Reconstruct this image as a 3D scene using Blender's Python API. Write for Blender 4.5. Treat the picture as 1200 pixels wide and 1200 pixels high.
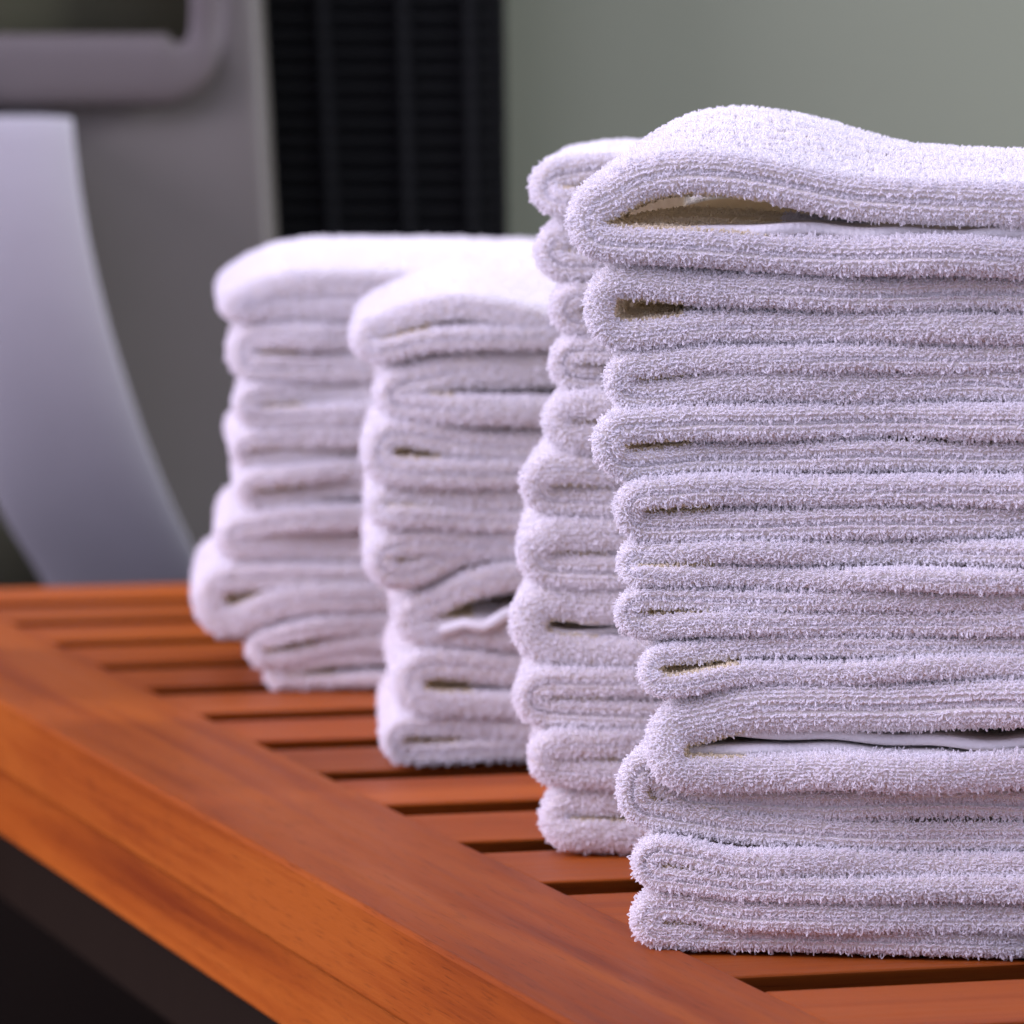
import bpy, math
import numpy as np
from mathutils import Vector, Matrix

sc = bpy.context.scene
for o in list(bpy.data.objects):
    bpy.data.objects.remove(o)
COL = sc.collection

# ------------------------------------------------------------------ camera
F, HZ, CAM_H = 6600.0, 70.0, 0.20            # focal length in photo pixels, horizon row, lens height above the bench
PITCH = math.atan((600 - HZ) / F)
cd = bpy.data.cameras.new('camera')
cam = bpy.data.objects.new('camera', cd)
COL.objects.link(cam)
cam.location = (0, 0, CAM_H)
cam.rotation_euler = (math.pi / 2 - PITCH, 0, 0)
cd.sensor_width = 36
cd.lens = 36 * F / 1200
cd.clip_start, cd.clip_end = 0.05, 50
cd.dof.use_dof = True
cd.dof.focus_distance = 1.285
cd.dof.aperture_fstop = 22
cd.dof.aperture_blades = 7
sc.camera = cam

# ------------------------------------------------------------------ light
w = bpy.data.worlds.new('World')
sc.world = w
w.use_nodes = True
bg = w.node_tree.nodes['Background']
bg.inputs['Color'].default_value = (0.67, 0.665, 1.0, 1)
bg.inputs['Strength'].default_value = 0.76

def area(name, loc, target, size, power, col, size_y=None):
    d = bpy.data.lights.new(name, 'AREA')
    d.energy = power
    d.color = col
    d.size = size
    if size_y:
        d.shape = 'RECTANGLE'
        d.size_y = size_y
    o = bpy.data.objects.new(name, d)
    COL.objects.link(o)
    o.location = loc
    o.rotation_euler = (Vector(target) - Vector(loc)).to_track_quat('-Z', 'Y').to_euler()
    return o

area('window_light', (-2.05, 1.3, 0.85), (0.0, 1.5, 0.08), 1.4, 55, (0.80, 0.715, 1.0), 1.2)
area('ceiling_light', (-0.75, 0.35, 1.75), (0.05, 1.45, 0.1), 1.0, 15, (0.73, 0.68, 1.0))

area('added_wall_fill', (1.25, 2.05, 0.75), (0.55, 2.578, 0.25), 0.4, 24.0, (0.86, 0.88, 1.0))  # added lamp with no known source, brightens the wall towards the right

sc.view_settings.view_transform = 'Standard'
sc.view_settings.look = 'None'
sc.view_settings.exposure = 0.34
sc.view_settings.gamma = 1
sc.render.engine = 'CYCLES'
sc.cycles.use_denoising = True
sc.cycles.max_bounces = 8
sc.cycles.diffuse_bounces = 5
sc.cycles.use_adaptive_sampling = True
sc.cycles.adaptive_threshold = 0.03
sc.cycles.caustics_reflective = False
sc.cycles.caustics_refractive = False
sc.cycles_curves.shape = 'THICK'

# ------------------------------------------------------------------ helpers
def ray(px, py):
    u, v = (px - 600) / F, (600 - py) / F
    return np.array((u, math.cos(PITCH) + v * math.sin(PITCH), -math.sin(PITCH) + v * math.cos(PITCH)))

def on_z(px, py, z=0.0):
    r = ray(px, py)
    return np.array((0, 0, CAM_H)) + r * (z - CAM_H) / r[2]

def on_y(px, py, y):
    r = ray(px, py)
    return np.array((0, 0, CAM_H)) + r * y / r[1]

def project(P):
    P = np.asarray(P, float) - (0, 0, CAM_H)
    c, s = math.cos(PITCH), math.sin(PITCH)
    d = P[..., 1] * c - P[..., 2] * s
    up = P[..., 1] * s + P[..., 2] * c
    return 600 + F * P[..., 0] / d, 600 - F * up / d

def link(name, data, parent=None, mat=None):
    o = bpy.data.objects.new(name, data)
    COL.objects.link(o)
    if parent:
        o.parent = parent
    if mat:
        data.materials.append(mat)
    return o

def mesh_obj(name, verts, faces, mat=None, parent=None, smooth=True):
    me = bpy.data.meshes.new(name)
    me.from_pydata([tuple(map(float, v)) for v in verts], [], faces)
    me.update()
    if smooth:
        me.polygons.foreach_set('use_smooth', [True] * len(me.polygons))
    return link(name, me, parent, mat)

def tag(o, label=None, cat=None, group=None, kind=None):
    if label: o['label'] = label
    if cat: o['category'] = cat
    if group: o['group'] = group
    if kind: o['kind'] = kind
    return o

def bevel(o, wdt, seg=3):
    m = o.modifiers.new('bevel', 'BEVEL')
    m.width = wdt
    m.segments = seg
    m.limit_method = 'ANGLE'
    m.harden_normals = False
    return o

def box(name, x0, x1, y0, y1, z0, z1, mat, parent=None, bev=0.001, frame=None):
    """box in a local frame; its mesh origin sits at its own centre so object coordinates follow the board"""
    c = np.array(((x0 + x1) / 2, (y0 + y1) / 2, (z0 + z1) / 2))
    h = np.array((x1 - x0, y1 - y0, z1 - z0)) / 2
    vs = [h * (sx, sy, sz) for sx in (-1, 1) for sy in (-1, 1) for sz in (-1, 1)]
    fs = [(0, 1, 3, 2), (4, 6, 7, 5), (0, 4, 5, 1), (2, 3, 7, 6), (0, 2, 6, 4), (1, 5, 7, 3)]
    o = mesh_obj(name, vs, fs, mat, parent, smooth=False)
    o.location = c
    if bev: bevel(o, bev)
    return o

# ------------------------------------------------------------------ materials
def new_mat(name):
    m = bpy.data.materials.new(name)
    m.use_nodes = True
    nt = m.node_tree
    return m, nt, nt.nodes, nt.links, nt.nodes['Principled BSDF']

def wood_mat(name, axis, c_dark, c_mid, c_light, rough=0.42, streak=1.0):
    m, nt, N, L, P = new_mat(name)
    tc = N.new('ShaderNodeTexCoord')
    oi = N.new('ShaderNodeObjectInfo')
    off = N.new('ShaderNodeVectorMath'); off.operation = 'SCALE'
    comb = N.new('ShaderNodeCombineXYZ')
    for i in range(3): L.new(oi.outputs['Random'], comb.inputs[i])
    L.new(comb.outputs[0], off.inputs[0]); off.inputs['Scale'].default_value = 7.3
    add = N.new('ShaderNodeVectorMath'); add.operation = 'ADD'
    L.new(tc.outputs['Object'], add.inputs[0]); L.new(off.outputs[0], add.inputs[1])
    def stretched(along, across):
        mp = N.new('ShaderNodeMapping')
        s = [across] * 3; s[axis] = along
        mp.inputs['Scale'].default_value = s
        L.new(add.outputs[0], mp.inputs['Vector'])
        return mp
    def noise(mp, scale, detail, rough_, dist=0.0):
        n = N.new('ShaderNodeTexNoise')
        n.inputs['Scale'].default_value = scale
        n.inputs['Detail'].default_value = detail
        n.inputs['Roughness'].default_value = rough_
        n.inputs['Distortion'].default_value = dist
        L.new(mp.outputs[0], n.inputs['Vector'])
        return n
    big = noise(stretched(2.5, 55), 1.0, 4, 0.55, 0.8)        # broad figure
    rings = noise(stretched(3.5, 330), 1.0, 5, 0.6, 0.35)      # grain lines
    pores = noise(stretched(60, 1500), 1.0, 3, 0.6)         # pores
    cloud = noise(stretched(7, 16), 1.0, 3, 0.5)           # uneven stain
    mix1 = N.new('ShaderNodeMath'); mix1.operation = 'MULTIPLY_ADD'
    L.new(rings.outputs['Fac'], mix1.inputs[0]); mix1.inputs[1].default_value = 0.5 * streak
    L.new(big.outputs['Fac'], mix1.inputs[2])
    mix2 = N.new('ShaderNodeMath'); mix2.operation = 'MULTIPLY_ADD'
    L.new(cloud.outputs['Fac'], mix2.inputs[0]); mix2.inputs[1].default_value = 0.28
    L.new(mix1.outputs[0], mix2.inputs[2])
    rp = N.new('ShaderNodeValToRGB')
    e = rp.color_ramp.elements
    e[0].position = 0.58; e[0].color = (*c_dark, 1)
    e[1].position = 1.10 if False else 1.0; e[1].color = (*c_light, 1)
    k = e.new(0.86); k.color = (*c_mid, 1)
    L.new(mix2.outputs[0], rp.inputs[0])
    pr = N.new('ShaderNodeValToRGB')
    pr.color_ramp.elements[0].position = 0.30; pr.color_ramp.elements[0].color = (0.55, 0.5, 0.48, 1)
    pr.color_ramp.elements[1].position = 0.44; pr.color_ramp.elements[1].color = (1, 1, 1, 1)
    L.new(pores.outputs['Fac'], pr.inputs[0])
    mm = N.new('ShaderNodeMix'); mm.data_type = 'RGBA'; mm.blend_type = 'MULTIPLY'
    mm.inputs['Factor'].default_value = 0.75
    L.new(rp.outputs[0], mm.inputs['A']); L.new(pr.outputs[0], mm.inputs['B'])
    # small dark knots and flecks
    kn = N.new('ShaderNodeTexVoronoi'); kn.inputs['Scale'].default_value = 1.0
    kmp = stretched(9, 24); L.new(kmp.outputs[0], kn.inputs['Vector'])
    kr = N.new('ShaderNodeValToRGB')
    kr.color_ramp.elements[0].position = 0.02; kr.color_ramp.elements[0].color = (0.22, 0.16, 0.15, 1)
    kr.color_ramp.elements[1].position = 0.085; kr.color_ramp.elements[1].color = (1, 1, 1, 1)
    L.new(kn.outputs['Distance'], kr.inputs[0])
    mk = N.new('ShaderNodeMix'); mk.data_type = 'RGBA'; mk.blend_type = 'MULTIPLY'
    mk.inputs['Factor'].default_value = 0.6
    L.new(mm.outputs['Result'], mk.inputs['A']); L.new(kr.outputs[0], mk.inputs['B'])
    # per-board tone
    hv = N.new('ShaderNodeHueSaturation')
    vr = N.new('ShaderNodeMapRange'); vr.inputs['To Min'].default_value = 0.80; vr.inputs['To Max'].default_value = 1.16
    L.new(oi.outputs['Random'], vr.inputs[0]); L.new(vr.outputs[0], hv.inputs['Value'])
    L.new(mk.outputs['Result'], hv.inputs['Color'])
    L.new(hv.outputs[0], P.inputs['Base Color'])
    rr = N.new('ShaderNodeMapRange'); rr.inputs['To Min'].default_value = rough - 0.07; rr.inputs['To Max'].default_value = rough + 0.14
    L.new(rings.outputs['Fac'], rr.inputs[0]); L.new(rr.outputs[0], P.inputs['Roughness'])
    P.inputs['Specular IOR Level'].default_value = 0.11
    bp = N.new('ShaderNodeBump'); bp.inputs['Strength'].default_value = 0.22; bp.inputs['Distance'].default_value = 0.0004
    hs = N.new('ShaderNodeMath'); hs.operation = 'MULTIPLY_ADD'
    L.new(pores.outputs['Fac'], hs.inputs[0]); hs.inputs[1].default_value = 0.6; L.new(rings.outputs['Fac'], hs.inputs[2])
    L.new(hs.outputs[0], bp.inputs['Height']); L.new(bp.outputs[0], P.inputs['Normal'])
    return m

WD, WM, WL = (0.195, 0.032, 0.004), (0.32, 0.066, 0.006), (0.375, 0.088, 0.009)
wood_len = wood_mat('oiled_teak_lengthwise', 1, WD, WM, WL)
wood_x = wood_mat('oiled_teak_slat', 0, (0.165, 0.027, 0.004), (0.295, 0.059, 0.006), (0.345, 0.078, 0.009), streak=1.3)

def cloth_mat(name, base, trans, bump=False):
    m, nt, N, L, P = new_mat(name)
    out = N['Material Output']
    P.inputs['Roughness'].default_value = 0.95
    P.inputs['Specular IOR Level'].default_value = 0.12
    P.inputs['Base Color'].default_value = (*base, 1)
    if bump:
        tc = N.new('ShaderNodeTexCoord')
        n = N.new('ShaderNodeTexNoise'); n.inputs['Scale'].default_value = 900; n.inputs['Detail'].default_value = 3
        L.new(tc.outputs['Object'], n.inputs['Vector'])
        b = N.new('ShaderNodeBump'); b.inputs['Strength'].default_value = 0.6; b.inputs['Distance'].default_value = 0.0008
        L.new(n.outputs['Fac'], b.inputs['Height']); L.new(b.outputs[0], P.inputs['Normal'])
        cr = N.new('ShaderNodeMix'); cr.data_type = 'RGBA'
        n2 = N.new('ShaderNodeTexNoise'); n2.inputs['Scale'].default_value = 60; n2.inputs['Detail'].default_value = 4
        L.new(tc.outputs['Object'], n2.inputs['Vector'])
        L.new(n2.outputs['Fac'], cr.inputs['Factor'])
        cr.inputs['A'].default_value = (base[0] * 0.95, base[1] * 0.93, base[2] * 0.9, 1)
        cr.inputs['B'].default_value = (*base, 1)
        L.new(cr.outputs['Result'], P.inputs['Base Color'])
    tr = N.new('ShaderNodeBsdfTranslucent')
    tr.inputs['Color'].default_value = (*base, 1)
    mx = N.new('ShaderNodeMixShader'); mx.inputs[0].default_value = trans
    L.new(P.outputs[0], mx.inputs[1]); L.new(tr.outputs[0], mx.inputs[2])
    L.new(mx.outputs[0], out.inputs['Surface'])
    return m

towel_mat = cloth_mat('cotton_ground', (0.93, 0.87, 0.78), 0.25, True)
fold_glow_mat = cloth_mat('cotton_fold_painted_glow', (0.97, 0.89, 0.68), 0.5, True)  # warm glow inside the folds, put into the cloth colour
pile_mat = cloth_mat('cotton_pile', (0.94, 0.915, 0.915), 0.42)
hem_mat = cloth_mat('cotton_hem', (0.90, 0.87, 0.85), 0.15, True)

def plain(name, col, rough, spec=0.4, noise_amp=0.08, scale=40, bump=0.1):
    m, nt, N, L, P = new_mat(name)
    tc = N.new('ShaderNodeTexCoord')
    n = N.new('ShaderNodeTexNoise'); n.inputs['Scale'].default_value = scale; n.inputs['Detail'].default_value = 5
    L.new(tc.outputs['Object'], n.inputs['Vector'])
    mx = N.new('ShaderNodeMix'); mx.data_type = 'RGBA'
    L.new(n.outputs['Fac'], mx.inputs['Factor'])
    mx.inputs['A'].default_value = (*[c * (1 - noise_amp) for c in col], 1)
    mx.inputs['B'].default_value = (*[c * (1 + noise_amp) for c in col], 1)
    L.new(mx.outputs['Result'], P.inputs['Base Color'])
    P.inputs['Roughness'].default_value = rough
    P.inputs['Specular IOR Level'].default_value = spec
    if bump:
        n2 = N.new('ShaderNodeTexNoise'); n2.inputs['Scale'].default_value = scale * 20
        L.new(tc.outputs['Object'], n2.inputs['Vector'])
        b = N.new('ShaderNodeBump'); b.inputs['Strength'].default_value = bump; b.inputs['Distance'].default_value = 0.0006
        L.new(n2.outputs['Fac'], b.inputs['Height']); L.new(b.outputs[0], P.inputs['Normal'])
    return m

wall_mat = plain('green_grey_wall_paint', (0.165, 0.180, 0.122), 0.7, 0.3, 0.05, 6)
floor_mat = plain('dark_floor', (0.03, 0.028, 0.025), 0.6)
housing_mat = plain('grey_plastic', (0.108, 0.098, 0.080), 0.5, 0.35, 0.04)
cover_mat = plain('pale_plastic', (0.38, 0.37, 0.365), 0.45, 0.35, 0.04)
bar_mat = plain('warm_grey_plastic', (0.09, 0.077, 0.068), 0.5, 0.3, 0.04)
black_mat = plain('black_plastic', (0.003, 0.003, 0.003), 0.7, 0.08)
slat_black = plain('dull_black_slat', (0.007, 0.0075, 0.007), 0.75, 0.08)
stand_mat = plain('stand_black_shade', (0.009, 0.006, 0.004), 0.8, 0.05)  # shade under the bench, put into the stand's colour
wall_shade_mat = plain('olive_wall_shade', (0.13, 0.13, 0.075), 0.7, 0.2)  # olive tone stands in for wall lying in shade
beam_mat = plain('dark_brown_beam', (0.015, 0.009, 0.005), 0.8, 0.05)  # one even, very dark brown

# ------------------------------------------------------------------ setting
WALL_Y = 2.578
o = mesh_obj('wall', [(-2.5, WALL_Y, -0.45), (2.5, WALL_Y, -0.45), (2.5, WALL_Y, 2.2), (-2.5, WALL_Y, 2.2)], [(0, 1, 2, 3)], wall_mat, smooth=False)
tag(o, kind='structure')
o = mesh_obj('floor', [(-2.5, -1.0, -0.45), (2.5, -1.0, -0.45), (2.5, WALL_Y, -0.45), (-2.5, WALL_Y, -0.45)], [(0, 1, 2, 3)], floor_mat, smooth=False)
tag(o, kind='structure')

# ------------------------------------------------------------------ bench
ANG = math.radians(16.25)
bench = link('slatted_bench', None)
B0 = on_z(600, 1015.5)
bench.location = (B0[0], B0[1], -0.45)
bench.rotation_euler = (0, 0, ANG)        # local x along the slats, local y along the rail, away from the lens
tag(bench, 'orange brown oiled wood bench with slatted top under the towel stacks', 'bench')
E1 = np.array((math.cos(ANG), math.sin(ANG), 0)); E2 = np.array((-math.sin(ANG), math.cos(ANG), 0))
Z0 = 0.45
def bench_b(y_px):                        # slat front edge read along the rail's inner edge
    p = on_z((y_px - 727) / 0.49, y_px)
    return float(np.dot(p - B0, E2))
RW, BW = 0.052, 0.40
ys = [752, 776, 801, 830, 862.5, 897, 938, 983, 1030, 1083, 1142]
bs = [bench_b(y) for y in ys]
step, b_first = np.polyfit(range(len(bs)), bs, 1)
FAR = b_first - step * 2.73
NEAR = b_first + step * 15.2
box('rail', -RW, 0, NEAR, FAR + 0.0, Z0 - 0.0225, Z0, wood_len, bench, 0.0012)
box('rail', BW, BW + RW, NEAR, FAR, Z0 - 0.0225, Z0, wood_len, bench, 0.0012)
box('apron', -RW + 0.0080, -RW + 0.030, NEAR + 0.01, FAR - 0.01, Z0 - 0.0485, Z0 - 0.0228, wood_len, bench, 0.001)
box('apron', BW + RW - 0.024, BW + RW - 0.0022, NEAR + 0.01, FAR - 0.01, Z0 - 0.0445, Z0 - 0.0228, wood_len, bench, 0.001)
box('support_beam', -0.012, 0.004, NEAR + 0.03, FAR - 0.03, Z0 - 0.094, Z0 - 0.0232, beam_mat, bench, 0.001)
box('support_beam', BW - 0.004, BW + 0.012, NEAR + 0.03, FAR - 0.03, Z0 - 0.094, Z0 - 0.0232, beam_mat, bench, 0.001)
rng = np.random.default_rng(5)
k = -3
pitch = -step
while True:
    front = b_first - pitch * k            # nearer edge of this slat
    k += 1
    if front + 0.054 > FAR + 0.001: continue
    if front < NEAR + 0.02: break
    s = box('slat', 0.0006, BW - 0.0006, front, front + pitch * 0.71, Z0 - 0.019, Z0 - 0.0008 - rng.uniform(0, 0.0005), wood_x, bench, 0.0013)
    for v_ in s.data.vertices:             # sides undercut: the slat is narrower underneath
        if v_.co.z < 0: v_.co.y *= 0.56
    s.rotation_euler = (0, 0, rng.normal(0, 0.0022))
leg_b = float(np.dot(on_z(14, 734.5) - B0, E2))
for (xx, bb) in ((-RW + 0.006, leg_b), (BW + 0.01, leg_b), (-RW + 0.006, NEAR + 0.03), (BW + 0.01, NEAR + 0.03)):
    box('leg', xx, xx + 0.036, bb, bb + 0.045, 0, Z0 - 0.0487 if xx < 0 else Z0 - 0.0447, black_mat, bench, 0.002)

# ------------------------------------------------------------------ appliance behind the bench
AY = 2.44
stand = box('low_stand', -0.75, 0.35, 2.30, 2.572, -0.4499, -0.06, stand_mat, None, 0.003)  # appliance base, put in black to darken the view under the bench
tag(stand, 'low stand, black for shade, carrying the grey appliance behind the bench', 'stand')
app = link('grey_appliance', None)
app.location = (-0.2, AY, -0.0595)
tag(app, 'grey plastic appliance with pale curved cover and black louvred side', 'appliance')
A0 = np.array((-0.2, AY, -0.0595))

def loc(px, py, y):
    return on_y(px, py, y) - A0

def extruded(name, outline, y_front, depth, mat, parent, bev=0.004, bulge=None, seg=4):
    """outline in photo pixels on the plane y_front -> solid of real depth"""
    pts = [on_y(px, py, y_front) - A0 for px, py in outline]
    n = len(pts)
    vs = [p + np.array((0, bulge(p) if bulge else 0, 0)) for p in pts] + [p + np.array((0, depth, 0)) for p in pts]
    fs = [tuple(range(n))] + [tuple(reversed(range(n, 2 * n)))]
    fs += [(i, i + n, (i + 1) % n + n, (i + 1) % n) for i in range(n)]
    ob = mesh_obj(name, vs, fs, mat, parent, smooth=False)
    bm_fix(ob)
    if bev: bevel(ob, bev, seg)
    for p in ob.data.polygons: p.use_smooth = True
    return ob

import bmesh
def bm_fix(ob):
    bm = bmesh.new(); bm.from_mesh(ob.data)
    bmesh.ops.recalc_face_normals(bm, faces=bm.faces)
    bm.to_mesh(ob.data); bm.free()

yb = 758.5
# body: column at the right of the opening and the lower body
extruded('housing', [(-700, 95), (226, 95), (252, 60), (257, -60), (257, -900), (296, -900), (303, 0), (309, 100), (319, 275), (330, 400), (345, 560), (362, yb), (-700, yb)], AY, 0.13, housing_mat, app, 0.006)
# rounded frame bar under the opening, turning up at the right
def tube(name, pts, radii, mat, parent, y, nseg=28, squash=0.35):
    P = [on_y(a, b, y) - A0 for a, b in pts]
    vs, fs = [], []
    for i, (p, r) in enumerate(zip(P, radii)):
        t = P[min(i + 1, len(P) - 1)] - P[max(i - 1, 0)]
        t = t / np.linalg.norm(t)
        side = np.array((-t[2], 0, t[0]))
        for j in range(nseg):
            a = 2 * math.pi * j / nseg
            ca, sa = math.cos(a), math.sin(a)
            q = 0.75
            vs.append(p + side * r * math.copysign(abs(ca) ** q, ca) + np.array((0, 1, 0)) * r * squash * math.copysign(abs(sa) ** q, sa))
    for i in range(len(P) - 1):
        for j in range(nseg):
            a, b = i * nseg + j, i * nseg + (j + 1) % nseg
            fs.append((a, b, b + nseg, a + nseg))
    fs.append(tuple(range(nseg))); fs.append(tuple(reversed(range((len(P) - 1) * nseg, len(P) * nseg))))
    ob = mesh_obj(name, vs, fs, mat, parent)
    bm_fix(ob)
    return ob
mpx = AY / F
arc = [(198 + 40 * math.sin(t), 42 + 40 * math.cos(t)) for t in np.linspace(0, math.pi / 2, 9)]
bar_pts = [(-700, 82), (-300, 82), (0, 82), (120, 82), (180, 82)] + arc + [(239, 20), (239, -30), (239, -200), (239, -900)]
bar_r = [42 * mpx] * 5 + [mpx * v for v in np.linspace(42, 17, 9)] + [16 * mpx] * 4
tube('frame_bar', bar_pts, bar_r, bar_mat, app, AY - 0.012)
extruded('wall_shade_sheet', [(-700, -900), (262, -900), (262, 110), (-700, 110)], AY + 0.03, 0.02, wall_shade_mat, app, 0)  # added sheet: shade on the wall behind the opening, put into colour
extruded('wall_shade_wedge', [(-700, 480), (62, 480), (95, yb), (-700, yb)], AY - 0.006, 0.005, wall_shade_mat, app, 0)  # added sheet: painted shade for the dark wall wedge beside the cover
# pale curved cover
R_edge = [(84, 138), (88, 180), (94, 230), (102, 280), (113, 335), (127, 395), (145, 460), (166, 530), (192, 602), (222, 675), (258, yb)]
L_edge = [(50, yb), (22, 690), (-4, 640), (-24, 594), (-40, 530), (-55, 440), (-62, 330), (-72, 230), (-76, 138)]
def strip_solid(name, Ls, Rs, y, thick, bow, mat, parent, nx=10):
    vs, fs = [], []
    rows = len(Ls)
    for side in (0, 1):
        for i in range(rows):
            for j in range(nx + 1):
                t = j / nx
                px = Ls[i][0] * (1 - t) + Rs[i][0] * t
                py = Ls[i][1] * (1 - t) + Rs[i][1] * t
                p = on_y(px, py, y) - A0
                e = 2 * t - 1
                yy = bow * (abs(e) ** 3) + 0.00 + 0.10 * (i / (rows - 1)) ** 2
                p = p + np.array(((0 if side == 0 else -0.022 * e), (yy if side == 0 else thick), 0))
                vs.append(p)
    off = rows * (nx + 1)
    idx = lambda s, i, j: s * off + i * (nx + 1) + j
    for i in range(rows - 1):
        for j in range(nx):
            fs.append((idx(0, i, j), idx(0, i + 1, j), idx(0, i + 1, j + 1), idx(0, i, j + 1)))
            fs.append((idx(1, i, j), idx(1, i, j + 1), idx(1, i + 1, j + 1), idx(1, i + 1, j)))
        fs.append((idx(0, i, 0), idx(1, i, 0), idx(1, i + 1, 0), idx(0, i + 1, 0)))
        fs.append((idx(0, i, nx), idx(0, i + 1, nx), idx(1, i + 1, nx), idx(1, i, nx)))
    for j in range(nx):
        fs.append((idx(0, 0, j), idx(0, 0, j + 1), idx(1, 0, j + 1), idx(1, 0, j)))
        fs.append((idx(0, rows - 1, j), idx(1, rows - 1, j), idx(1, rows - 1, j + 1), idx(0, rows - 1, j + 1)))
    ob = mesh_obj(name, vs, fs, mat, parent)
    bm_fix(ob)
    bevel(ob, 0.002, 3)
    return ob
def resample(pts, n):
    pts = np.array(pts, float)
    d = np.r_[0, np.cumsum(np.linalg.norm(np.diff(pts, axis=0), axis=1))]
    t = np.linspace(0, d[-1], n)
    return np.stack([np.interp(t, d, pts[:, 0]), np.interp(t, d, pts[:, 1])], 1)
cov = strip_solid('front_cover', resample(L_edge[::-1], 24), resample(R_edge, 24), AY - 0.115, 0.112, 0.004, cover_mat, app)
cov['label'] = 'pale curved cover sweeping down to one side'
# black louvred side panel: backing, ribs and slats
GY = AY + 0.045
def gx(t, py):                             # ribs lean a little: panel narrows downwards
    xl = 303 + (py / 275.0) * 17
    xr = 592 + (py / 275.0) * 3
    return xl + (xr - xl) * t
top, bot = -640, yb
gp = extruded('louvred_panel', [(gx(-.02, top), top), (gx(1, top), top), (gx(1, bot), bot), (gx(-.02, bot), bot)], GY + 0.012, 0.07, black_mat, app, 0.002)
y = top + 14.0
while y < bot - 16:
    x0, x1 = gx(0.012, y), gx(0.955, y)
    pts = [(x0, y, 0.012), (x1, y, 0.012), (x1, y + 4, 0.0015), (x0, y + 4, 0.0015), (x0, y + 11, 0.0015), (x1, y + 11, 0.0015), (x1, y + 13, 0.012), (x0, y + 13, 0.012)]
    vs = [on_y(a, b, GY + c) - A0 for a, b, c in pts]
    s = mesh_obj('slat', vs, [(0, 1, 2, 3), (3, 2, 5, 4), (4, 5, 6, 7), (0, 3, 4, 7), (1, 6, 5, 2)], slat_black, gp, smooth=False)
    y += 20.6
for t in (0.26, 0.585, 0.855):
    pts = []
    for (py, c) in ((top + 4, -0.001), (bot - 4, -0.001), (bot - 4, 0.012), (top + 4, 0.012)):
        for d in (-6, 6):
            pts.append(on_y(gx(t, py) + d, py, GY + c) - A0)
    mesh_obj('rib', pts, [(0, 1, 3, 2), (2, 3, 5, 4), (0, 6, 7, 1), (0, 2, 4, 6), (1, 7, 5, 3)], slat_black, gp, smooth=False)

# ------------------------------------------------------------------ washcloths
def wobble(seed, n=5, lo=1.0, hi=4.0):
    r = np.random.default_rng(seed)
    k = r.uniform(lo, hi, (n, 2)) * np.where(r.random((n, 2)) < .5, -1, 1)
    ph = r.uniform(0, 6.28, n)
    am = r.uniform(0.5, 1, n); am /= np.sqrt((am ** 2).sum())
    def f(a, b):
        a = np.asarray(a, float); b = np.asarray(b, float)
        out = 0
        for i in range(n):
            out = out + am[i] * np.sin(k[i, 0] * a + k[i, 1] * b + ph[i])
        return out
    return f

def smooth_interp(x, xs, ys, pad=35):
    """monotone-ish smooth interpolation: linear, then blurred"""
    xx = np.linspace(min(xs[0], x.min()) - 0.01, max(xs[-1], x.max()) + 0.01, 900)
    yy = np.interp(xx, xs, ys)
    kk = np.hanning(2 * pad + 1); kk /= kk.sum()
    yy = np.convolve(np.r_[[yy[0]] * pad, yy, [yy[-1]] * pad], kk, 'valid')
    return np.interp(x, xx, yy)

PILE_COUNT = [0]
def make_pile(name, base, nrm, rng, height, wid, rad, parent, lay, mat=None):
    n = len(base)
    if n == 0: return
    PILE_COUNT[0] += n
    rv = rng.normal(size=(n, 3))
    t = np.cross(nrm, rv * 0.55 + np.array((0.0, 0.35, 0.95)))       # loops stand side by side along the weft; t /= np.linalg.norm(t, axis=1)[:, None] + 1e-9
    lv = rng.normal(size=(n, 3)) * 0.38 + lay
    lv -= nrm * (lv * nrm).sum(1)[:, None]
    h = (height * rng.uniform(0.5, 1.15, n) * np.where(rng.random(n) < 0.12, 1.75, 1.0))[:, None]
    wd = wid * rng.uniform(0.6, 1.2, n)[:, None]
    lean = lv * h * 0.55
    p0 = base - nrm * 0.0003 - t * wd * 0.35
    p1 = base + nrm * h * 0.62 - t * wd * 0.62 + lean * 0.45
    p2 = base + nrm * h + lean
    p3 = base + nrm * h * 0.55 + t * wd * 0.62 + lean * 0.8
    p4 = base - nrm * 0.0002 + t * wd * 0.3 + lean * 0.5
    pts = np.stack([p0, p1, p2, p3, p4], 1).reshape(-1, 3)
    cv = bpy.data.hair_curves.new(name)
    cv.add_curves([5] * n)
    cv.position_data.foreach_set('vector', pts.astype(np.float32).ravel())
    rd = cv.attributes.new('radius', 'FLOAT', 'POINT') if 'radius' not in cv.attributes else cv.attributes['radius']
    rr = np.tile(np.array([1.0, 1.05, 1.0, 0.95, 0.8]), n) * np.repeat(rad * rng.uniform(0.8, 1.15, n), 5)
    rd.data.foreach_set('value', rr.astype(np.float32))
    ct = cv.attributes.new('curve_type', 'INT8', 'CURVE') if 'curve_type' not in cv.attributes else cv.attributes['curve_type']
    ct.data.foreach_set('value', np.zeros(n, np.int8))     # catmull-rom
    ob = link(name, cv, parent, mat or pile_mat)
    ob['kind'] = 'stuff'
    return ob

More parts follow.
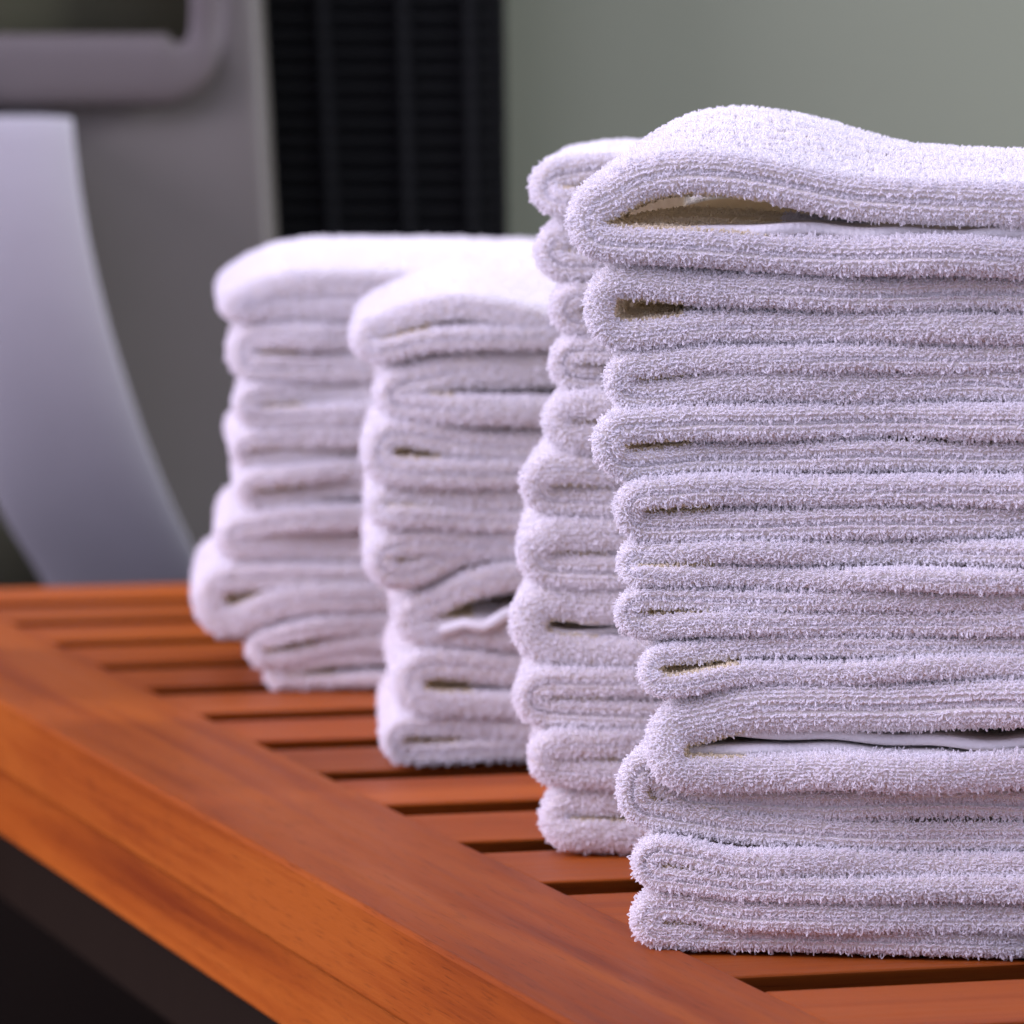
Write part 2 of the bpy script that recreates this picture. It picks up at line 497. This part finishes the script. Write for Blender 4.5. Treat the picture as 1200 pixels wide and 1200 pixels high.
def make_towel(stack, spec, seed):
    """A washcloth folded in half (soft fold at the front) and over again (loop at the left)."""
    rng = np.random.default_rng(seed)
    mpx = stack['mpx']
    to_x = lambda px: (px - stack['px0']) * mpx / math.cos(stack['ang']) if False else stack['lx'](px)
    top = [(stack['lx'](a), stack['lz'](a, b)) for a, b in spec['top']]
    botm = [(stack['lx'](a), stack['lz'](a, b)) for a, b in spec['bot']]
    xl = stack['lx'](spec['xl'])
    split = rng.uniform(-0.10, 0.10) if spec['tu'] == spec['tl'] else 0
    tu, tl = spec['tu'] * mpx * (1 + split), spec['tl'] * mpx * (1 - split)
    hu, hl = tu / 2, tl / 2
    sh = stack['ph'] * 0.75                 # the pile stands on the ground weave: leave room for it
    xl += sh
    hu, hl = max(hu - sh * 0.5, 0.0012), max(hl - sh * 0.5, 0.0012)
    top = [(a, b - sh) for a, b in top]
    botm = [(a, b + sh) for a, b in botm]
    W = xl + stack['width'] + rng.uniform(-0.004, 0.004)
    D = stack['depth'] + rng.uniform(-0.004, 0.004)
    # arms, sampled finely where the photograph sees them
    c = spec['c'] * mpx
    xs = xl + c + np.r_[np.arange(0, stack['fine'], stack['ds']), np.linspace(stack['fine'], W - xl - c, 14)]
    wz = wobble(seed + 1, 6, 20, 160)
    zu = smooth_interp(xs, [p[0] for p in top], [p[1] for p in top]) - hu
    zl = smooth_interp(xs, [p[0] for p in botm], [p[1] for p in botm]) + hl
    zu = zu + 0.0004 * wz(xs, 0.0)
    zl = zl + 0.0004 * wz(xs, 9.0)
    # keep a floor: the lower arm never sinks through the bench
    zl = np.maximum(zl, hl + 0.0004)
    # loop
    z0, z1 = zu[0], zl[0]
    a_ = max(c - (hu + hl) / 2, 0.002)
    th = np.linspace(0, math.pi, 22)[1:-1]
    lx_ = xl + c - a_ * np.sin(th) ** 0.85
    lz_ = (z0 + z1) / 2 + (z0 - z1) / 2 * np.cos(th)
    droop = spec.get('droop', 0) * mpx
    lz_ = lz_ - droop * np.sin(th)
    PX = np.r_[xs[::-1], lx_, xs]
    PZ = np.r_[zu[::-1], lz_, zl]
    n = len(PX)
    nu = len(xs); nloop = len(lx_)
    hh = np.r_[np.full(nu, hu), np.linspace(hu, hl, nloop), np.full(nu, hl)]
    for _ in range(6):
        m = slice(nu - 14, nu + nloop + 14)
        qx, qz = PX.copy(), PZ.copy()
        qx[1:-1] = 0.25 * PX[:-2] + 0.5 * PX[1:-1] + 0.25 * PX[2:]
        qz[1:-1] = 0.25 * PZ[:-2] + 0.5 * PZ[1:-1] + 0.25 * PZ[2:]
        PX[m], PZ[m] = qx[m], qz[m]
    tx, tz = np.gradient(PX), np.gradient(PZ)
    tn = np.hypot(tx, tz) + 1e-12
    tx, tz = tx / tn, tz / tn
    NX, NZ = tz, -tx                        # outward (up on the upper arm, left on the loop, down on the lower arm)
    # cross-section ring: (n, v)
    na = 15
    ring = []
    for q in np.linspace(-math.pi / 2, math.pi / 2, na):            # front fold, from inner side to outer side
        ring.append(('f', math.sin(q), 1 - math.cos(q)))
    dv = [0.012, 0.03, 0.07, 0.14, 0.24, 0.36, 0.5, 0.64, 0.78, 0.9]
    for d in dv: ring.append(('o', 1.0, d))
    for q in np.linspace(math.pi / 2, -math.pi / 2, 7):
        ring.append(('b', math.sin(q), 1 - math.cos(q)))
    for d in dv[::-1]: ring.append(('i', -1.0, d))
    nr = len(ring)
    wf = wobble(seed + 2, 6, 18, 120)
    wd_ = wobble(seed + 3, 6, 15, 60)
    wg = wobble(seed + 4, 5, 10, 70)
    fr_u, fr_l = rng.uniform(0, 0.0036), rng.uniform(0, 0.0036)
    fr = np.r_[np.full(nu, fr_u), np.linspace(fr_u, fr_l, nloop), np.full(nu, fr_l)] + 0.0013 * wf(PX, np.r_[np.zeros(nu), np.linspace(0, .02, nloop), np.full(nu, .02)])
    if spec.get('front'): fr = fr + spec['front']
    dome = spec.get('dome', 0.0)
    V = np.zeros((n, nr, 3))
    isloop = np.r_[np.zeros(nu, bool), np.ones(nloop, bool), np.zeros(nu, bool)]
    gap_mid = ((zu - hu) + (zl + hl)) / 2
    pm = np.clip(((zu - hu) - (zl + hl)) / 0.0006, 0, 1)
    zmid = np.r_[gap_mid[::-1], np.full(nloop, gap_mid[0]), gap_mid]
    pinmask = np.r_[pm[::-1], np.full(nloop, pm[0]), pm]
    cat = []
    bul = spec.get('soft', 0.62)
    for j, (kd, q, d) in enumerate(ring):
        if kd == 'f':
            y = fr + d * hh * bul
            # the two layers of a folded half part along the middle of the front edge
            y = y + 0.0021 * np.exp(-(q / 0.2) ** 2) * np.clip(0.45 + 0.6 * wg(PX, np.r_[np.zeros(nu), np.linspace(0, .03, nloop), np.full(nu, .03)]), 0, 1.1) * np.clip(hh / 0.003, 0, 1)
        elif kd == 'b': y = D - d * hh * bul
        else:           y = fr + hh * bul + (D - fr - 2 * hh * bul) * d
        off = q * hh
        X = PX + NX * off
        Z = PZ + NZ * off
        pin = np.clip((y - 0.005) / 0.026, 0, 1); pin = pin * pin * (3 - 2 * pin) * 0.96
        if kd == 'i' or (kd == 'b' and q < 0) or (kd == 'f' and q < 0):      # the fold closes up further in
            pin = pin * abs(q) if kd == 'b' else pin
            Z = Z + (zmid - Z) * pin * pinmask
            X = X + np.where(isloop, (xl + c - X) * pin, 0)
        rel = np.clip(y / D, 0, 1)
        rum = 0.0005 * wd_(X * 1.0 + 3, y * 1.0) * np.clip(y / 0.01, 0, 1)
        lift = dome * np.sin(np.clip(rel, 0, 1) * math.pi * 0.62) ** 1.1 if dome else 0
        if dome: lift = lift * np.interp(PX - xl, [0, 0.012, 0.03, 0.06, 0.10], spec.get('dome_x', [1, 1, 1, 1, 1]))
        wgt = np.r_[np.ones(nu), np.linspace(1, 0, nloop), np.zeros(nu)]
        Z = Z + rum + lift * wgt
        V[:, j, 0], V[:, j, 1], V[:, j, 2] = X, y, Z
        cat.append(kd)
    zmin = 0.0003
    V[:, :, 2] = np.maximum(V[:, :, 2], zmin)
    # small turn of its own
    a = rng.normal(0, 0.012)
    cx = xl
    X, Y = V[:, :, 0] - cx, V[:, :, 1].copy()
    V[:, :, 0] = cx + X * math.cos(a) - Y * math.sin(a)
    V[:, :, 1] = X * math.sin(a) + Y * math.cos(a)
    verts = V.reshape(-1, 3)
    idx = lambda i, j: i * nr + j % nr
    faces = [(idx(i, j), idx(i + 1, j), idx(i + 1, j + 1), idx(i, j + 1)) for i in range(n - 1) for j in range(nr)]
    faces.append(tuple(idx(0, j) for j in range(nr)))
    faces.append(tuple(idx(n - 1, j) for j in range(nr - 1, -1, -1)))
    root = link('washcloth', None)
    base = stack['origin'] + stack['ex'] * xl
    zb = float(verts[:, 2].min())
    root.location = (base[0], base[1], zb)
    root.rotation_euler = (0, 0, stack['ang'])
    verts = verts - np.array((xl, 0, zb))
    V = verts.reshape(n, nr, 3)
    body = mesh_obj('cloth', verts, faces, towel_mat, root)
    body.data.materials.append(fold_glow_mat)
    mi = np.zeros(len(faces), np.int32)
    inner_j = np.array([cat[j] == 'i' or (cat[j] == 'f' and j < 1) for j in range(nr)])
    mi[:(n - 1) * nr] = (inner_j[None, :] & (V[:-1, :, 0] < spec.get('glow_reach', 0.022))).ravel()  # painted glow kept to the inside near the loop
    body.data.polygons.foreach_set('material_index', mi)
    # ---- terry pile
    A, Bq, Cq, Dq = V[:-1], V[1:], np.roll(V, -1, axis=1)[1:], np.roll(V, -1, axis=1)[:-1]
    nrm = np.cross(Cq - A, Bq - Dq)
    ar = np.linalg.norm(nrm, axis=2)
    nrm = nrm / (ar[:, :, None] + 1e-15)
    area_ = ar / 2
    cen = (A + Bq + Cq + Dq) / 4
    # make sure normals point outward: compare with centre line
    mid = V.mean(axis=1)
    flip = np.sign((nrm[:, 5] * np.array((0, -1, 0))).sum(1).mean())
    nrm = nrm * (flip if flip != 0 else 1)
    dens = np.zeros(area_.shape)
    kinds = np.array([cat[j] for j in range(nr)])
    seg = np.r_[np.zeros(nu), np.ones(nloop), np.full(nu, 2)][:-1]
    depth_y = cen[:, :, 1]
    xloc = cen[:, :, 0]
    base_d = stack['dens']
    for j in range(nr):
        kd = cat[j]
        if kd == 'f':
            dens[:, j] = base_d
            if j < 2: dens[:, j] = base_d * 0.6
        elif kd == 'o':
            near = depth_y[:, j] < 0.007
            left = xloc[:, j] < spec['c'] * mpx + 0.010
            dens[:, j] = np.where(near, base_d, np.where(left, base_d * np.where(depth_y[:, j] < 0.05, 0.9, 0.55), 0))
            if spec.get('is_top'):
                dens[:, j] = np.where(seg <= 1, base_d * spec.get('topd', 0.9), dens[:, j])
        elif kd == 'b':
            dens[:, j] = base_d * 0.25
        elif kd == 'i':
            dens[:, j] = np.where(depth_y[:, j] < np.where(xloc[:, j] < 0.065, 0.032 if spec.get('deep') else 0.022, 0.005), base_d * 0.8, 0)
    dens[xloc > stack['seen'] - xl] *= 0.45
    cnt = dens * area_
    cnt = np.floor(cnt + rng.random(cnt.shape)).astype(int)
    ii, jj = np.nonzero(cnt)
    rep = cnt[ii, jj]
    ii, jj = np.repeat(ii, rep), np.repeat(jj, rep)
    u, v = rng.random(len(ii))[:, None], (0.5 + rng.normal(0, 0.13, len(ii)))[:, None]   # tufts stand in rows
    P = (A[ii, jj] * (1 - u) + Bq[ii, jj] * u) * (1 - v) + (Dq[ii, jj] * (1 - u) + Cq[ii, jj] * u) * v
    ins = inner_j[jj] & (P[:, 0] < spec.get('glow_reach', 0.022))
    make_pile('terry_pile', P[~ins], nrm[ii, jj][~ins], rng, stack['ph'], stack['pw'], stack['pr'], root, np.array((0.25, 0.0, -0.55)))
    make_pile('painted_glow_pile', P[ins], nrm[ii, jj][ins], rng, stack['ph'] * 0.7, stack['pw'], stack['pr'], root, np.array((0.25, 0.0, -0.3)), fold_glow_mat)  # loops inside the fold carry the same painted warm glow
    # ---- stitched hem showing in the slit
    for hm in spec.get('hems', []):
        hp = hm['pts']
        hx = np.array([stack['lx'](a) for a, b in hp]) - xl
        hz = np.array([stack['lz'](a, b) for a, b in hp]) - zb
        s = np.linspace(hx[0], hx[-1], 90)
        z = smooth_interp(s, list(hx), list(hz), hm.get('pad', 35))
        wv = wobble(seed + 17 + len(hp), 5, 60, 320)
        z = z + hm.get('wave', 0.0005) * wv(s, 0)
        t = hm['t'] * mpx / 2
        yf = hm.get('y', 0.003) + 0.0008 * wv(s, 4)
        vs, fs = [], []
        nn = 12
        dzs, dss = np.gradient(z), np.gradient(s)
        L_ = np.hypot(dzs, dss)
        for i in range(len(s)):
            nx_, nz_ = -dzs[i] / L_[i], dss[i] / L_[i]
            prof = [(math.sin(q) * t, t - math.cos(q) * t) for q in np.linspace(-math.pi / 2, math.pi / 2, nn - 2)] + [(t, 0.03), (-t, 0.03)]
            for (o_, d_) in prof:
                vs.append((s[i] + nx_ * o_, yf[i] + d_, z[i] + nz_ * o_))
        for i in range(len(s) - 1):
            for j in range(nn):
                fs.append((i * nn + j, i * nn + (j + 1) % nn, (i + 1) * nn + (j + 1) % nn, (i + 1) * nn + j))
        fs.append(tuple(range(nn))); fs.append(tuple(range((len(s) - 1) * nn, len(s) * nn))[::-1])
        h_ = mesh_obj('hem', vs, fs, hem_mat, root)
        bm_fix(h_)
    return root

def make_stack(px, py, ang_deg, width, depth, dens, ph, pw, pr, fine, ds, seen_px):
    ang = math.radians(ang_deg)
    st = {}
    org = on_z(px, py)
    ex = np.array((math.cos(ang), math.sin(ang), 0)); ey = np.array((-math.sin(ang), math.cos(ang), 0))
    def hit(a, b):
        r = ray(a, b)
        t = np.dot(org - np.array((0, 0, CAM_H)), ey) / np.dot(r, ey)
        return np.array((0, 0, CAM_H)) + r * t - org
    st.update(origin=org, ex=ex, ang=ang, width=width, depth=depth, dens=dens, ph=ph, pw=pw, pr=pr, fine=fine, ds=ds,
              lx=lambda a: float(np.dot(hit(a, 600), ex)), lz=lambda a, b: float(hit(a, b)[2]), mpx=org[1] / F)
    st['seen'] = st['lx'](seen_px)
    return st

ORD = ['topmost', 'second from the top', 'third from the top', 'fourth from the top', 'fifth from the top', 'sixth from the top',
       'seventh from the top', 'eighth from the top', 'ninth from the top', 'tenth from the top', 'eleventh from the top', 'twelfth from the top']

def simple(xl, y0, y1, r0, r1, xr, **kw):
    """left loop spans rows y0..y1, at column xr the cloth spans rows r0..r1"""
    rng_r, rng_l = r1 - r0, y1 - y0
    t = kw.pop('t', None) or min(rng_r, rng_l) / 2 * 0.99
    c = kw.pop('c', None) or max(t * 0.5 + (rng_l - t) * 0.5 * 1.05, t * 0.95)
    e = kw.pop('ease', 90)
    d = dict(xl=xl, top=[(xl + c * .6, y0), (xl + c + e * .25, y0 + (r0 - y0) * .15), (xl + c + e, y0 + (r0 - y0) * .8), (xr, r0)],
             bot=[(xl + c * .6, y1), (xl + c + e * .25, y1 + (r1 - y1) * .15), (xl + c + e, y1 + (r1 - y1) * .8), (xr, r1)], tu=t, tl=t, c=c)
    d.update(kw)
    return d

def build(stack, specs, where, group, seed):
    specs[0]['is_top'] = True
    for i, s in enumerate(specs):
        r = make_towel(stack, s, seed + i * 41)
        o_ = ORD[i] if i < len(specs) - 1 else 'lowest'
        tag(r, 'white terry washcloth, %s in the %s' % (o_, where), 'washcloth', group)

# --- stack 1 -----------------------------------------------------------------
S1 = make_stack(742, 1114, -9, 0.155, 0.138, 3.8e6, 0.00082, 0.00048, 0.00012, 0.100, 0.0011, 1230)
b1 = [325, 401, 472, 555, 632, 692, 745, 797, 925, 1000, 1060, 1137]     # lower edge of each cloth at the right border
XR = 1200
specs = [
    dict(xl=664, top=[(690, 232), (712, 203), (745, 180), (790, 172), (850, 178), (900, 186), (1000, 203), (1100, 211), (1200, 212), (1500, 205)],
         bot=[(690, 302), (720, 308), (800, 311), (900, 318), (1000, 322), (1200, 325), (1500, 326)], tu=50, tl=42, c=46, glow_reach=0.045, deep=True, dome=0.0086, dome_x=[1.0, 1.05, 0.85, 0.6, 0.5], front=-0.003,
         hems=[dict(pts=[(735, 279), (790, 272), (900, 270), (1000, 272), (1100, 274), (1400, 277)], t=14, y=0.0005, wave=0.0004)]),
    simple(681, 306, 415, b1[0], b1[1], XR, t=36, c=42, ease=120, deep=True),
    simple(704, 413, 486, b1[1], b1[2], XR),
    simple(691, 478, 566, b1[2], b1[3], XR, t=38),
    simple(716, 561, 640, b1[3], b1[4], XR, t=35.5),
    simple(719, 636, 690, b1[4], b1[5], XR, t=25.5),
    simple(718, 688, 752, b1[5], b1[6], XR),
    simple(748, 756, 820, b1[6], b1[7], XR, t=24.5, front=-0.003),
    simple(756, 820, 928, b1[7], b1[8], XR, t=44, c=48, tu=54, tl=40, front=-0.003, ease=60,
           hems=[dict(pts=[(800, 862), (850, 858), (900, 860), (1000, 868), (1100, 872), (1400, 876)], t=13, y=0.0035, wave=0.0005),
                 dict(pts=[(785, 885), (850, 882), (900, 878), (1000, 885), (1100, 890), (1400, 893)], t=14, y=0.0025, wave=0.0005)]),
    dict(xl=719, top=[(738, 858), (752, 870), (775, 912), (800, 928), (1200, 926)], bot=[(745, 974), (790, 983), (861, 996), (1200, 1002)], tu=37, tl=35, c=36, front=0.003),
    simple(738, 978, 1046, b1[9], b1[10], XR),
    simple(736, 1042, 1114, b1[10], b1[11], XR, t=33),
]
build(S1, specs, 'tall stack farthest from the grey appliance', 'washcloths in the stack farthest from the appliance', 100)

# --- stack 2 -----------------------------------------------------------------
S2 = make_stack(640, 1000, -3, 0.150, 0.130, 3.3e6, 0.00088, 0.0005, 0.000125, 0.055, 0.0012, 800)
L2 = [(619, 168, 256), (625, 256, 328), (643, 328, 394), (641, 394, 462), (635, 460, 533), (608, 530, 607), (605, 605, 692), (595, 684, 782), (601, 780, 856), (618, 852, 927), (631, 925, 1000)]
specs = []
for i, (xl, y0, y1) in enumerate(L2):
    r0, r1 = y0 + 2, y1 + 2
    kw = dict(t=(y1 - y0) * 0.465)
    if i == 0: r0, r1, kw = 196, 262, dict(t=36, dome=0.002)
    if i == 1: r0 = 262
    if i == 7: kw = dict(t=(y1 - y0) * 0.41, hems=[dict(pts=[(628, 726), (650, 722), (690, 728), (800, 730)], t=12, y=0.007, wave=0.0005), dict(pts=[(634, 744), (660, 748), (690, 744), (800, 744)], t=11, y=0.008, wave=0.0005)])
    if i == 0:
        specs.append(dict(xl=619, top=[(640, 192), (670, 184), (705, 178), (780, 180), (1100, 205)], bot=[(640, 256), (700, 253), (1100, 262)], tu=35, tl=33, c=40, dome=0.0))
        continue
    specs.append(simple(xl, y0, y1, r0, min(r1, 1001), 760, ease=50, **kw))
build(S2, specs, 'third stack from the grey appliance', 'washcloths in the third stack from the appliance', 900)

# --- stack 3 -----------------------------------------------------------------
S3 = make_stack(470, 898, 1.5, 0.150, 0.128, 2.4e6, 0.0009, 0.0006, 0.00015, 0.075, 0.0016, 720)
specs = [
    dict(xl=410, top=[(422, 392), (440, 374), (475, 354), (530, 344), (600, 352), (660, 360), (900, 365)],
         bot=[(425, 432), (450, 428), (500, 412), (560, 408), (660, 410), (900, 410)], tu=30, tl=26, c=38, dome=0.003, dome_x=[0.3, 0.7, 1, 1, 1], ),
    dict(xl=438, top=[(455, 440), (480, 428), (540, 412), (660, 412), (900, 412)], bot=[(455, 492), (500, 495), (660, 505), (900, 505)], tu=37, tl=37, c=36,),
    simple(423, 490, 572, 505, 575, 660, t=35),
    simple(429, 570, 622, 575, 625, 660),
    dict(xl=427, top=[(450, 626), (480, 620), (540, 622), (660, 628)], bot=[(450, 698), (490, 690), (540, 664), (600, 655), (660, 656)], tu=31, tl=32, c=44),
    dict(xl=461, top=[(480, 702), (510, 690), (550, 668), (600, 657), (660, 658)], bot=[(480, 758), (530, 762), (660, 772)], tu=34, tl=34, c=38,
         hems=[dict(pts=[(516, 742), (545, 730), (570, 736), (600, 720), (640, 716)], t=14, y=0.002, wave=0.0003, pad=50)]),
    simple(459, 757, 842, 772, 848, 660, t=34, c=46),
    simple(446, 838, 898, 848, 896, 660, t=24, c=32),
]
build(S3, specs, 'second stack from the grey appliance', 'washcloths in the second stack from the appliance', 1700)

# --- stack 4 -----------------------------------------------------------------
S4 = make_stack(312, 808, 2.5, 0.150, 0.128, 2.1e6, 0.0009, 0.0006, 0.00016, 0.075, 0.0018, 560)
specs = [
    dict(xl=258, top=[(272, 346), (290, 333), (320, 320), (360, 315), (450, 316), (650, 318)], bot=[(275, 380), (320, 378), (400, 378), (650, 378)], tu=36, tl=28, c=32, dome=0.0062, dome_x=[0.3, 0.7, 1, 1, 1]),
    simple(266, 379, 452, 378, 450, 450, t=33),
    simple(273, 452, 505, 450, 498, 450),
    simple(271, 503, 547, 498, 540, 450),
    simple(275, 546, 602, 540, 585, 450),
    dict(xl=251, top=[(270, 606), (310, 600), (380, 590), (450, 586)], bot=[(270, 662), (320, 662), (450, 658)], tu=33, tl=33, c=32),
    dict(xl=225, top=[(250, 664), (290, 660), (350, 660), (450, 660)], bot=[(250, 752), (280, 750), (320, 728), (370, 722), (450, 720)], tu=36, tl=36, c=48),
    dict(xl=288, top=[(300, 748), (320, 734), (370, 724), (450, 722)], bot=[(300, 786), (340, 782), (400, 766), (450, 764)], tu=20, tl=20, c=24),
    dict(xl=309, top=[(322, 786), (345, 774), (400, 767), (450, 766)], bot=[(322, 808), (400, 808), (450, 806)], tu=14, tl=14, c=18),
]
build(S4, specs, 'stack nearest the grey appliance', 'washcloths in the stack nearest the appliance', 2600)
print('pile loops', PILE_COUNT[0])
